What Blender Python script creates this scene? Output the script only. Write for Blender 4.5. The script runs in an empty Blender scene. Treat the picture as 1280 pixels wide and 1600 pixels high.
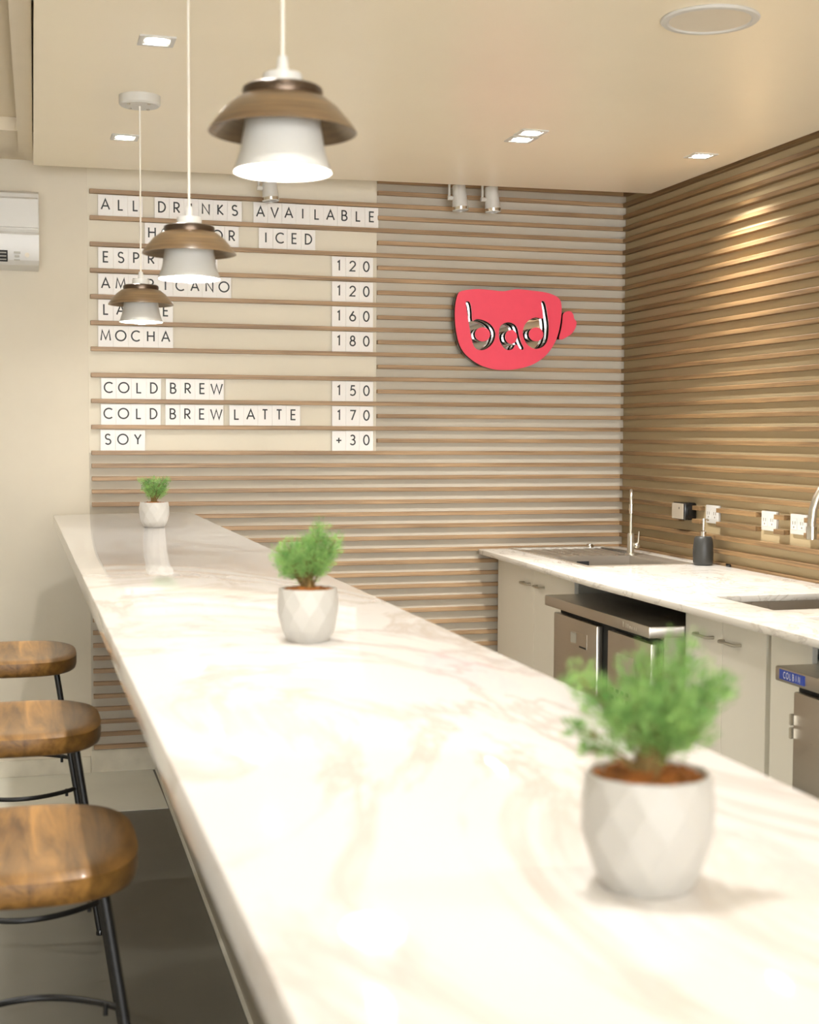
import bpy, bmesh, math, random
from mathutils import Vector, Matrix
PI = math.pi
S = bpy.context.scene
COL = S.collection

# ------------------------------------------------------------------ camera
cam_d = bpy.data.cameras.new('camera')
cam = bpy.data.objects.new('camera', cam_d)
COL.objects.link(cam)
cam_d.sensor_fit = 'HORIZONTAL'
cam_d.sensor_width = 28.8
cam_d.lens = 49.25
cam_d.clip_start = 0.05
cR = Vector((0.9625034, -0.2712374, 0.0041889))
cU = Vector((0.0110504, 0.0546329, 0.9984454))
cF = Vector((0.2710446, 0.9609607, -0.0555816))
mw = Matrix.Identity(4)
for i in range(3):
    mw[i][0], mw[i][1], mw[i][2] = cR[i], cU[i], -cF[i]
mw[0][3], mw[1][3], mw[2][3] = -2.67323, -5.89463, 1.41114
cam.matrix_world = mw
cam_d.dof.use_dof = True
cam_d.dof.focus_distance = 5.85
cam_d.dof.aperture_fstop = 6.5
S.camera = cam

# ------------------------------------------------------------------ exposure, world, lamps' powers
S.view_settings.view_transform = 'Standard'
S.view_settings.look = 'None'
S.view_settings.gamma = 1.0
S.view_settings.use_curve_mapping = False
S.view_settings.exposure = 1.62
world = bpy.data.worlds.new('world')
S.world = world
world.use_nodes = True
bg = world.node_tree.nodes['Background']
bg.inputs['Color'].default_value = (0.97, 0.985, 1.0, 1)
bg.inputs['Strength'].default_value = 4.3
SIDE_FILL_W = 24.0  # added unseen fill lamps left of the bar
DOWNLIGHT_W = 36.0       # over the work aisle
BAR_DOWNLIGHT_W = 17.5   # over the bar, dimmed
PENDANT_EMIT = 48.0
WARM = (1.0, 0.97, 0.92)
S.cycles.use_denoising = True
S.cycles.max_bounces = 8
S.cycles.diffuse_bounces = 5
S.cycles.sample_clamp_indirect = 6.0
S.cycles.sample_clamp_direct = 0.0
S.cycles.caustics_reflective = False
S.cycles.caustics_refractive = False

# ------------------------------------------------------------------ materials
def srgb(r, g, b):
    f = lambda c: (c/255/12.92) if c/255 <= 0.04045 else ((c/255+0.055)/1.055)**2.4
    return (f(r), f(g), f(b), 1)

class NT:
    def __init__(s, name):
        s.m = bpy.data.materials.new(name); s.m.use_nodes = True
        s.t = s.m.node_tree; s.b = s.t.nodes['Principled BSDF']
    def n(s, kind, **kw):
        o = s.t.nodes.new(kind)
        for k, v in kw.items():
            if k in o.inputs: o.inputs[k].default_value = v
            else: setattr(o, k, v)
        return o
    def l(s, a, b): s.t.links.new(a, b)

def plain(name, col, rough=0.5, metal=0.0, var=0.0, scale=20, bump=0.0, spec=0.5, coat=0.0):
    k = NT(name); b = k.b
    b.inputs['Roughness'].default_value = rough
    b.inputs['Metallic'].default_value = metal
    b.inputs['Specular IOR Level'].default_value = spec
    b.inputs['Coat Weight'].default_value = coat
    tc = k.n('ShaderNodeTexCoord')
    nz = k.n('ShaderNodeTexNoise', Scale=scale, Detail=4.0)
    k.l(tc.outputs['Object'], nz.inputs['Vector'])
    rp = k.n('ShaderNodeValToRGB')
    c = Vector(col[:3])
    rp.color_ramp.elements[0].position = 0.3; rp.color_ramp.elements[1].position = 0.7
    rp.color_ramp.elements[0].color = (*(c*(1-var)), 1)
    rp.color_ramp.elements[1].color = (*(c*(1+var)), 1)
    k.l(nz.outputs['Fac'], rp.inputs['Fac'])
    k.l(rp.outputs['Color'], b.inputs['Base Color'])
    if bump:
        bp = k.n('ShaderNodeBump', Strength=bump, Distance=0.002)
        k.l(nz.outputs['Fac'], bp.inputs['Height']); k.l(bp.outputs['Normal'], b.inputs['Normal'])
    return k.m

def wood(name, dark, light, stretch, rough=0.5, plank=None, coat=0.0, fine=1.0):
    """grain runs along the axis with the small stretch value"""
    k = NT(name); b = k.b
    tc = k.n('ShaderNodeTexCoord')
    mp = k.n('ShaderNodeMapping'); mp.inputs['Scale'].default_value = stretch
    k.l(tc.outputs['Object'], mp.inputs['Vector'])
    nz = k.n('ShaderNodeTexNoise', Scale=1.0*fine, Detail=6.0, Roughness=0.62, Distortion=0.6)
    k.l(mp.outputs['Vector'], nz.inputs['Vector'])
    rp = k.n('ShaderNodeValToRGB')
    rp.color_ramp.elements[0].position = 0.34; rp.color_ramp.elements[1].position = 0.68
    rp.color_ramp.elements[0].color = dark; rp.color_ramp.elements[1].color = light
    k.l(nz.outputs['Fac'], rp.inputs['Fac'])
    out = rp.outputs['Color']
    if plank:
        sx = k.n('ShaderNodeSeparateXYZ'); k.l(tc.outputs['Object'], sx.inputs[0])
        mu = k.n('ShaderNodeMath', operation='MULTIPLY'); mu.inputs[1].default_value = 1.0/plank
        k.l(sx.outputs['X'], mu.inputs[0])
        fl = k.n('ShaderNodeMath', operation='FLOOR'); k.l(mu.outputs[0], fl.inputs[0])
        wn = k.n('ShaderNodeTexWhiteNoise', noise_dimensions='1D'); k.l(fl.outputs[0], wn.inputs['W'])
        mr = k.n('ShaderNodeMapRange'); mr.inputs['To Min'].default_value = 0.72; mr.inputs['To Max'].default_value = 1.12
        k.l(wn.outputs['Value'], mr.inputs['Value'])
        mx = k.n('ShaderNodeVectorMath', operation='SCALE')
        k.l(out, mx.inputs[0]); k.l(mr.outputs['Result'], mx.inputs['Scale'])
        out = mx.outputs['Vector']
    k.l(out, b.inputs['Base Color'])
    b.inputs['Roughness'].default_value = rough
    b.inputs['Coat Weight'].default_value = coat
    bp = k.n('ShaderNodeBump', Strength=0.15, Distance=0.001)
    k.l(nz.outputs['Fac'], bp.inputs['Height']); k.l(bp.outputs['Normal'], b.inputs['Normal'])
    return k.m

def marble(name, base, vein, rough, scale=3.0, lo=0.47, hi=0.53, amount=1.0):
    k = NT(name); b = k.b
    tc = k.n('ShaderNodeTexCoord')
    mp = k.n('ShaderNodeMapping'); mp.inputs['Rotation'].default_value = (0.3, 0.2, 0.7)
    mp.inputs['Scale'].default_value = (1.0, 0.55, 1.0)
    k.l(tc.outputs['Object'], mp.inputs['Vector'])
    n1 = k.n('ShaderNodeTexNoise', Scale=scale, Detail=8.0, Roughness=0.6, Distortion=1.6)
    k.l(mp.outputs['Vector'], n1.inputs['Vector'])
    rp = k.n('ShaderNodeValToRGB'); e = rp.color_ramp.elements
    e[0].position = lo; e[0].color = (0, 0, 0, 1)
    e[1].position = (lo+hi)/2; e[1].color = (amount, amount, amount, 1)
    e2 = rp.color_ramp.elements.new(hi); e2.color = (0, 0, 0, 1)
    k.l(n1.outputs['Fac'], rp.inputs['Fac'])
    n2 = k.n('ShaderNodeTexNoise', Scale=scale*1.7, Detail=3.0)
    k.l(mp.outputs['Vector'], n2.inputs['Vector'])
    mu = k.n('ShaderNodeMath', operation='MULTIPLY'); k.l(rp.outputs['Color'], mu.inputs[0]); k.l(n2.outputs['Fac'], mu.inputs[1])
    mx = k.n('ShaderNodeMix', data_type='RGBA'); mx.inputs['A'].default_value = base; mx.inputs['B'].default_value = vein
    k.l(mu.outputs[0], mx.inputs['Factor']); k.l(mx.outputs['Result'], b.inputs['Base Color'])
    b.inputs['Roughness'].default_value = rough
    return k.m

def emit(name, col, strength):
    k = NT(name)
    k.b.inputs['Base Color'].default_value = (0.8, 0.8, 0.8, 1)
    k.b.inputs['Emission Color'].default_value = (*col[:3], 1)
    k.b.inputs['Emission Strength'].default_value = strength
    return k.m

def steel(name, col, rough, stretch, metal=1.0):
    k = NT(name); b = k.b
    tc = k.n('ShaderNodeTexCoord')
    mp = k.n('ShaderNodeMapping'); mp.inputs['Scale'].default_value = stretch
    k.l(tc.outputs['Object'], mp.inputs['Vector'])
    nz = k.n('ShaderNodeTexNoise', Scale=1.0, Detail=3.0); k.l(mp.outputs['Vector'], nz.inputs['Vector'])
    mr = k.n('ShaderNodeMapRange'); mr.inputs['To Min'].default_value = rough*0.8; mr.inputs['To Max'].default_value = rough*1.25
    k.l(nz.outputs['Fac'], mr.inputs['Value']); k.l(mr.outputs['Result'], b.inputs['Roughness'])
    b.inputs['Base Color'].default_value = col; b.inputs['Metallic'].default_value = metal
    b.inputs['Anisotropic'].default_value = 0.4
    return k.m

M = {}
M['plaster'] = plain('cream_plaster', srgb(220, 212, 195), 0.75, var=0.025, scale=5, bump=0.05)
M['backing'] = plain('pale_backing_board', srgb(196, 189, 174), 0.7, var=0.03, scale=4)
M['menu_board'] = plain('cream_menu_board', srgb(226, 219, 202), 0.7, var=0.02, scale=4)
M['side_wall'] = plain('beige_side_wall', srgb(184, 167, 132), 0.7, var=0.03, scale=4)
M['soffit'] = plain('satin_cream_ceiling', srgb(250, 240, 217), 0.3, var=0.012, scale=3, spec=0.35)
M['ceiling'] = plain('matt_cream_ceiling', srgb(228, 217, 196), 0.8, var=0.02, scale=4)
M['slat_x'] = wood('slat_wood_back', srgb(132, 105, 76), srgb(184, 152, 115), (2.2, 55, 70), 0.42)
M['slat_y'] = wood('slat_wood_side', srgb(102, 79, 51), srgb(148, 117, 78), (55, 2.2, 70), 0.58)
M['floor'] = plain('grey_screed_floor', srgb(104, 102, 94), 0.32, var=0.10, scale=3.0, bump=0.03)
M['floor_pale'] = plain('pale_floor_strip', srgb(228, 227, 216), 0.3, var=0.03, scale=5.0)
M['skirt'] = plain('rough_white_skirting', srgb(214, 208, 192), 0.8, var=0.08, scale=14, bump=0.3)
M['bar_marble'] = marble('white_bar_marble', srgb(222, 220, 218), srgb(178, 163, 150), 0.045, 2.3, 0.455, 0.545, 0.9)
M['work_marble'] = marble('white_worktop_marble', srgb(214, 210, 202), srgb(132, 118, 104), 0.16, 5.0, 0.475, 0.525, 0.8)
M['bar_panel'] = plain('grey_bar_panel', srgb(140, 132, 116), 0.35, var=0.04, scale=6)
M['white_paint'] = plain('white_enamel', srgb(206, 205, 200), 0.5, var=0.01)
M['white_plastic'] = plain('white_plastic', srgb(212, 211, 207), 0.3, var=0.01)
M['off_plastic'] = plain('cream_plastic', srgb(222, 214, 198), 0.4, var=0.01)
M['cord'] = plain('white_cord', srgb(235, 230, 220), 0.6)
M['lamp_wood'] = wood('turned_walnut', srgb(84, 66, 45), srgb(124, 100, 70), (7, 7, 190), 0.3, coat=0.3)
M['bronze'] = plain('dark_bronze_ring', srgb(92, 78, 66), 0.28, 0.85, var=0.05)
M['bulb'] = emit('lit_bulb', (1.0, 0.95, 0.86), PENDANT_EMIT)
M['lens'] = emit('lit_downlight', (1.0, 0.96, 0.88), 26.0)
M['seat'] = wood('oiled_seat_wood', srgb(94, 64, 29), srgb(178, 130, 66), (26, 3.0, 26), 0.34, plank=0.083, coat=0.15, fine=1.0)
M['black_steel'] = plain('black_powder_steel', srgb(34, 34, 34), 0.4, 0.3, var=0.05)
M['pot'] = plain('white_faceted_ceramic', srgb(184, 182, 177), 0.45, var=0.015, scale=30)
M['soil'] = plain('brown_bark_soil', srgb(150, 92, 40), 0.9, var=0.45, scale=90, bump=0.6)
M['tile'] = plain('white_letter_card', srgb(240, 238, 236), 0.4, var=0.01)
M['ink'] = plain('black_letter_print', srgb(40, 44, 48), 0.5)
M['red'] = plain('red_sign_face', srgb(244, 76, 102), 0.42, var=0.02)
M['sign_dark'] = plain('dark_sign_edge', srgb(70, 62, 54), 0.12, 0.7)
M['mirror'] = plain('mirror_backing', srgb(225, 225, 225), 0.04, 1.0)
M['steel'] = steel('brushed_steel', (0.50, 0.46, 0.40, 1), 0.30, (300, 6, 300))
M['sink_steel'] = steel('sink_steel', (0.56, 0.51, 0.44, 1), 0.28, (2, 2, 2), 0.85)
M['chrome'] = plain('chrome', srgb(225, 222, 215), 0.08, 1.0)
M['dark_gap'] = plain('dark_recess', srgb(24, 24, 24), 0.7)
M['cabinet'] = plain('pale_gloss_cabinet', srgb(240, 237, 226), 0.22, var=0.01, scale=3)
M['cab_edge'] = plain('grey_cabinet_edge', srgb(168, 166, 156), 0.4)
M['satin'] = plain('satin_nickel', srgb(196, 190, 176), 0.3, 0.9)
M['black_gloss'] = plain('black_gloss_plastic', srgb(22, 22, 22), 0.12)
M['black_matt'] = plain('charcoal_ceramic', srgb(48, 48, 46), 0.42)
M['mirror_grey'] = plain('grey_glass_front', srgb(172, 162, 146), 0.12, 0.0)
M['blue'] = plain('blue_label', srgb(22, 62, 168), 0.3)
M['white_ink'] = plain('white_label_print', srgb(225, 230, 238), 0.4)
M['slot'] = plain('dark_socket_slot', srgb(120, 112, 100), 0.6)

def leaf_mat():
    k = NT('feathery_leaf'); b = k.b
    tc = k.n('ShaderNodeTexCoord')
    nz = k.n('ShaderNodeTexNoise', Scale=55.0, Detail=2.0); k.l(tc.outputs['Object'], nz.inputs['Vector'])
    rp = k.n('ShaderNodeValToRGB')
    rp.color_ramp.elements[0].position = 0.3; rp.color_ramp.elements[1].position = 0.7
    rp.color_ramp.elements[0].color = srgb(104, 152, 82); rp.color_ramp.elements[1].color = srgb(166, 202, 122)
    k.l(nz.outputs['Fac'], rp.inputs['Fac']); k.l(rp.outputs['Color'], b.inputs['Base Color'])
    b.inputs['Roughness'].default_value = 0.55
    tr = k.n('ShaderNodeBsdfTranslucent'); k.l(rp.outputs['Color'], tr.inputs['Color'])
    mx = k.n('ShaderNodeMixShader'); mx.inputs[0].default_value = 0.35
    out = k.t.nodes['Material Output']
    k.l(b.outputs[0], mx.inputs[1]); k.l(tr.outputs[0], mx.inputs[2]); k.l(mx.outputs[0], out.inputs['Surface'])
    return k.m
M['leaf'] = leaf_mat()
M['stem'] = plain('brown_stem', srgb(110, 88, 44), 0.7, var=0.2, scale=60)

# ------------------------------------------------------------------ helpers
def tag(o, label=None, cat=None, group=None, kind=None):
    if label: o['label'] = label
    if cat: o['category'] = cat
    if group: o['group'] = group
    if kind: o['kind'] = kind
    return o

def empty(name, loc, rz=0.0):
    o = bpy.data.objects.new(name, None); COL.objects.link(o)
    o.location = loc; o.rotation_euler = (0, 0, rz); o.empty_display_size = 0.05
    return o

class MB:
    def __init__(s): s.bm = bmesh.new()
    def box(s, x0, x1, y0, y1, z0, z1, bev=0.0, seg=2):
        r = bmesh.ops.create_cube(s.bm, size=1.0)
        vs = r['verts']
        for v in vs:
            v.co = Vector(((x0+x1)/2+v.co.x*(x1-x0), (y0+y1)/2+v.co.y*(y1-y0), (z0+z1)/2+v.co.z*(z1-z0)))
        if bev > 0:
            es = list({e for v in vs for e in v.link_edges})
            bmesh.ops.bevel(s.bm, geom=es, offset=bev, segments=seg, profile=0.5, affect='EDGES')
        return s
    def tube(s, pts, r, n=12, cap=True):
        pts = [Vector(p) for p in pts]
        rs = r if isinstance(r, (list, tuple)) else [r]*len(pts)
        rings = []
        prev = None
        for i, p in enumerate(pts):
            t = (pts[min(i+1, len(pts)-1)]-pts[max(i-1, 0)]).normalized()
            if prev is None:
                up = Vector((0, 0, 1)) if abs(t.z) < 0.9 else Vector((1, 0, 0))
                a = t.cross(up).normalized()
            else:
                a = (prev-t*prev.dot(t)).normalized()
            prev = a
            b_ = t.cross(a)
            rings.append([s.bm.verts.new(p+(a*math.cos(2*PI*k/n)+b_*math.sin(2*PI*k/n))*rs[i]) for k in range(n)])
        for i in range(len(rings)-1):
            for k in range(n):
                s.bm.faces.new((rings[i][k], rings[i][(k+1) % n], rings[i+1][(k+1) % n], rings[i+1][k]))
        if cap:
            s.bm.faces.new(rings[0][::-1]); s.bm.faces.new(rings[-1])
        return s
    def lathe(s, prof, n=48, c=(0, 0, 0), close=False):
        """prof: list of (radius, z); radius 0 makes a tip"""
        rings = []
        for r, z in prof:
            if r <= 1e-6: rings.append([s.bm.verts.new((c[0], c[1], c[2]+z))])
            else: rings.append([s.bm.verts.new((c[0]+r*math.cos(2*PI*k/n), c[1]+r*math.sin(2*PI*k/n), c[2]+z)) for k in range(n)])
        m = len(rings)
        for i in range(m if close else m-1):
            A, B = rings[i], rings[(i+1) % m]
            for k in range(n):
                k2 = (k+1) % n
                if len(A) == 1 and len(B) == 1: continue
                if len(A) == 1: s.bm.faces.new((A[0], B[k], B[k2]))
                elif len(B) == 1: s.bm.faces.new((A[k], A[k2], B[0]))
                else: s.bm.faces.new((A[k], A[k2], B[k2], B[k]))
        return s
    def prism(s, pts, ax, a, b_):
        """pts: 2-D outline; ax: axis of extrusion from a to b"""
        def mk(p, w):
            return {'x': (w, p[0], p[1]), 'y': (p[0], w, p[1]), 'z': (p[0], p[1], w)}[ax]
        A = [s.bm.verts.new(mk(p, a)) for p in pts]; B = [s.bm.verts.new(mk(p, b_)) for p in pts]
        n = len(pts)
        s.bm.faces.new(A[::-1]); s.bm.faces.new(B)
        for k in range(n):
            s.bm.faces.new((A[k], A[(k+1) % n], B[(k+1) % n], B[k]))
        return s
    def sphere(s, c, r, u=16, v=10, sc=(1, 1, 1)):
        res = bmesh.ops.create_uvsphere(s.bm, u_segments=u, v_segments=v, radius=r)
        for w in res['verts']:
            w.co = Vector((w.co.x*sc[0]+c[0], w.co.y*sc[1]+c[1], w.co.z*sc[2]+c[2]))
        return s
    def squash(s, k):
        for v in s.bm.verts: v.co.z *= k
        return s
    def move(s, d):
        bmesh.ops.translate(s.bm, verts=s.bm.verts, vec=d); return s
    def rot(s, ang, axis, cent=(0, 0, 0)):
        bmesh.ops.rotate(s.bm, verts=s.bm.verts, cent=cent, matrix=Matrix.Rotation(ang, 3, axis)); return s
    def build(s, name, mat, parent=None, smooth=None, normals=True, loc=None):
        if normals: bmesh.ops.recalc_face_normals(s.bm, faces=s.bm.faces)
        me = bpy.data.meshes.new(name)
        if smooth is not None:
            for f in s.bm.faces: f.smooth = True
            for e in s.bm.edges:
                if len(e.link_faces) == 2 and e.calc_face_angle(0) > math.radians(smooth): e.smooth = False
        s.bm.to_mesh(me); s.bm.free()
        o = bpy.data.objects.new(name, me); COL.objects.link(o)
        for mm in (mat if isinstance(mat, list) else [mat]): me.materials.append(mm)
        if parent: o.parent = parent
        if loc: o.location = loc
        return o

def copy_tree(o, parent=None):
    c = o.copy(); COL.objects.link(c)
    c.parent = parent
    for ch in list(o.children): copy_tree(ch, c)
    return c

def smooth_loop(pts, sub=4):
    n = len(pts); out = []
    for i in range(n):
        p0, p1, p2, p3 = [Vector(pts[(i+k-1) % n]) for k in range(4)]
        for j in range(sub):
            t = j/sub
            out.append(tuple(0.5*((2*p1)+(-p0+p2)*t+(2*p0-5*p1+4*p2-p3)*t*t+(-p0+3*p1-3*p2+p3)*t**3)))
    return out

def flat_shape(outer, holes, depth):
    """2-D outline with holes -> solid mesh lying in the XZ plane, centred on y=0"""
    cu = bpy.data.curves.new('outline', 'CURVE'); cu.dimensions = '2D'; cu.fill_mode = 'BOTH'; cu.extrude = depth/2
    for lp in [outer]+holes:
        sp = cu.splines.new('POLY'); sp.points.add(len(lp)-1); sp.use_cyclic_u = True
        for p, q in zip(sp.points, lp): p.co = (q[0], q[1], 0, 1)
    ob = bpy.data.objects.new('outline', cu); COL.objects.link(ob)
    dg = bpy.context.evaluated_depsgraph_get()
    me = bpy.data.meshes.new_from_object(ob.evaluated_get(dg))
    bpy.data.objects.remove(ob)
    mb = MB(); mb.bm.from_mesh(me); bpy.data.meshes.remove(me)
    for v in mb.bm.verts: v.co = Vector((v.co.x, -v.co.z, v.co.y))
    bmesh.ops.remove_doubles(mb.bm, verts=mb.bm.verts, dist=1e-5)
    return mb

def spot_lamp(name, parent, loc, watts, size=120, blend=0.7, radius=0.035, col=WARM):
    d = bpy.data.lights.new(name, 'SPOT'); d.energy = watts; d.spot_size = math.radians(size); d.spot_blend = blend
    d.shadow_soft_size = radius; d.color = col
    o = bpy.data.objects.new(name, d); COL.objects.link(o); o.parent = parent; o.location = loc
    return o

# ------------------------------------------------------------------ the room
ZP, ZK0 = 0.053, 2.38883            # spacing of the slats, height of slat row 0
def zrow(k): return ZK0-ZP*k
XL, XH = -2.3695, -1.163             # left end of the slats, left end of the short slats
def struct(name, mb, mat, **kw): return tag(mb.build(name, mat, **kw), kind='structure')

struct('floor', MB().box(-6.5, 0.2, -11, 0.2, -0.12, 0), M['floor'])
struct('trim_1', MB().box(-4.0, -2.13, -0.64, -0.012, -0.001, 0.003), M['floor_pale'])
struct('wall_back', MB().box(-6.5, 0.2, 0.0, 0.2, 0, 2.75), M['plaster'])
struct('wall_left', MB().box(-5.0, -4.8, -11, 0.0, 0, 2.55), M['plaster'])  # unseen wall, added to cut the light coming from the left
struct('wall_right', MB().box(0.0, 0.2, -11, 0.0, 0, 2.75), M['side_wall'])
zmb = zrow(20)
struct('trim_2', MB().box(XH, -0.001, -0.004, 0.001, zmb, 2.50).box(XL-0.008, -0.001, -0.004, 0.001, 0.09, zmb), M['backing'])     # board behind the slats
struct('trim_6', MB().box(XL-0.008, XH-.0005, -0.004, 0.001, zmb+.0005, 2.50), M['menu_board'])     # paler board behind the menu rails
struct('baseboard_back', MB().box(XL-0.01, -0.62, -0.012, 0.001, 0, 0.096, 0.002), M['skirt'])
struct('baseboard_left', MB().box(-6.4, XL-0.012, -0.010, 0.001, 0, 0.07, 0.002), M['skirt'])
# upper ceiling with a shallow beam along the back wall
struct('ceiling', MB().box(-6.5, 0.2, -11, -0.555, 2.55, 2.7).box(-6.5, 0.2, -0.555, 0.2, 2.502, 2.7), M['ceiling'])
# dropped soffit over the counter
sof = MB().prism([(-2.591, -0.239), (-0.046, -0.354), (-0.055, -11), (-2.72, -11), (-2.617, -2.377)], 'z', 2.44, 2.53)
struct('ceiling_soffit', sof, M['soffit'])
struct('trim_3', MB().prism([(-2.594, -0.30), (-2.625, -2.5), (-2.72, -10.9), (-2.82, -10.9), (-2.68, -2.5), (-2.645, -0.30)], 'z', 2.475, 2.545), M['ceiling'])

D, H2 = 0.025, 0.0087
sl = MB()
for k in range(-2, 44):
    z = zrow(k)
    menu = -1 <= k <= 20
    if k < -1: x0 = XH
    elif menu and (k % 2): x0 = XH
    else: x0 = XL
    if k == -2 and z+H2 > 2.5: z = 2.5-H2
    rr = random.Random(k)
    sl.box(x0, -0.001, -D-rr.uniform(0, .001), -0.003, z-H2, z+H2, 0.0012, 1)
struct('trim_4', sl, M['slat_x'])
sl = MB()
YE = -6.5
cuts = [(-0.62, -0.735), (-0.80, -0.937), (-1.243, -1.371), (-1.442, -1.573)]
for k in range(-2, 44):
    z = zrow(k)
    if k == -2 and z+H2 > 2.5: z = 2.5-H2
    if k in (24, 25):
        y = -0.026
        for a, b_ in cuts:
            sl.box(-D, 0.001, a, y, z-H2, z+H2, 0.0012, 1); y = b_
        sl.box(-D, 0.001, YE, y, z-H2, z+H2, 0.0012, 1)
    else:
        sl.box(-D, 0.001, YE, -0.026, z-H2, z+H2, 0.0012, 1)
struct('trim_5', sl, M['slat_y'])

# ------------------------------------------------------------------ bar counter
bar = tag(empty('bar_counter', (-2.25, -3.0, 0)), 'long white marble topped bar counter running towards the menu wall', 'bar counter')
off = (2.25, 3.0, 0)
mb = MB().prism([(-2.527, -0.169), (-1.973, -0.028), (-1.980, -6.6), (-2.527, -6.6)], 'z', 1.044, 1.084)
bmesh.ops.bevel(mb.bm, geom=list(mb.bm.edges), offset=0.0025, segments=2, profile=0.5, affect='EDGES')
mb.move(off).build('countertop', M['bar_marble'], bar, smooth=40)
MB().prism([(-2.113, -0.028), (-1.995, -0.028), (-1.995, -6.6), (-2.185, -6.6)], 'z', 0.0, 1.044).move(off).build('base_panel', M['bar_panel'], bar)
MB().prism([(-1.995, -0.028), (-1.985, -0.028), (-1.985, -6.6), (-1.995, -6.6)], 'z', 0.0, 1.044).move(off).build('bounce_panel', M['cabinet'], bar)  # unseen white inner face, added to bounce light onto the cabinets
MB().prism([(-2.121, -0.030), (-2.109, -0.030), (-2.181, -6.6), (-2.193, -6.6)], 'z', 0.003, 0.012).move(off).build('floor_joint', M['floor_pale'], bar)

# ------------------------------------------------------------------ pendant lamps over the bar
def make_pendant():
    r = empty('pendant_lamp', (0, 0, 0))          # origin: rim of the wooden shade, cord goes up from it
    # lengths are set for the ceiling 0.615 m above the rim
    MB().lathe([(0, .615), (.063, .615), (.063, .590), (.058, .585), (0, .585)], 40).build('canopy', M['white_paint'], r, smooth=40)
    for a in (0.9, 2.2, 3.8, 5.3):
        MB().lathe([(0, .5852), (.005, .5852), (.005, .582), (0, .582)], 12, (.045*math.cos(a), .045*math.sin(a), 0)).build('screw', M['satin'], r)
    MB().tube([(0, 0, .620), (0, 0, .096)], .0028, 10).build('cord', M['cord'], r, smooth=60)
    MB().lathe([(0, .106), (.0065, .106), (.009, .085), (.010, .080), (0, .080)], 24).squash(.94).build('cord_grip', M['white_plastic'], r, smooth=40)
    MB().lathe([(0, .0815), (.025, .0815), (.0265, .079), (.0265, .060), (0, .060)], 36).squash(.94).build('socket_cap', M['white_plastic'], r, smooth=40)
    MB().lathe([(.01, .0625), (.050, .0625), (.0535, .060), (.0545, .055), (.0535, .047), (.01, .047)], 48, close=True).squash(.94).build('ring', M['bronze'], r, smooth=40)
    MB().lathe([(.052, .0475), (.060, .0455), (.075, .033), (.088, .017), (.0985, .002), (.100, -.0015), (.0985, -.002), (.085, .011), (.070, .024), (.054, .036), (.04, .040), (.04, .0475)], 64, close=True).squash(.94).build('wooden_shade', M['lamp_wood'], r, smooth=50)
    MB().lathe([(.0, .042), (.046, .042), (.0485, .036), (.0510, .010), (.0575, -.030), (.0665, -.058), (.0652, -.058), (.0555, -.030), (.0485, .010), (.045, .034), (0, .036)], 64).squash(.94).build('lower_shade', M['white_paint'], r, smooth=50)
    MB().lathe([(0, .030), (.016, .030), (.016, -.002), (.026, -.018), (.033, -.036), (.030, -.052), (.018, -.0625), (0, -.066)], 32).squash(.94).build('bulb', M['bulb'], r, smooth=60)
    return r
pend_spots = [((-2.3205, -4.007, 1.817), ''),
              ((-2.308, -2.854, 1.795), 'middle white pendant lamp with brown wooden brim hiding part of the word ESPRESSO'),
              ((-2.292, -1.480, 1.807), 'smallest white pendant lamp with brown wooden brim, hanging before the word LATTE')]
pend_spots[0] = (pend_spots[0][0], 'largest white pendant lamp with brown wooden brim, above the word AVAILABLE')
p0 = make_pendant()
for i, (loc, lab) in enumerate(pend_spots):
    o = p0 if i == 0 else copy_tree(p0)
    o.location = loc
    for c in o.children:
        if c.name.split('.')[0] in ('canopy', 'screw'): c.location.z = 2.44-loc[2]-.615
    tag(o, lab, 'pendant lamp', 'pendant lamps over the bar')

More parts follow.
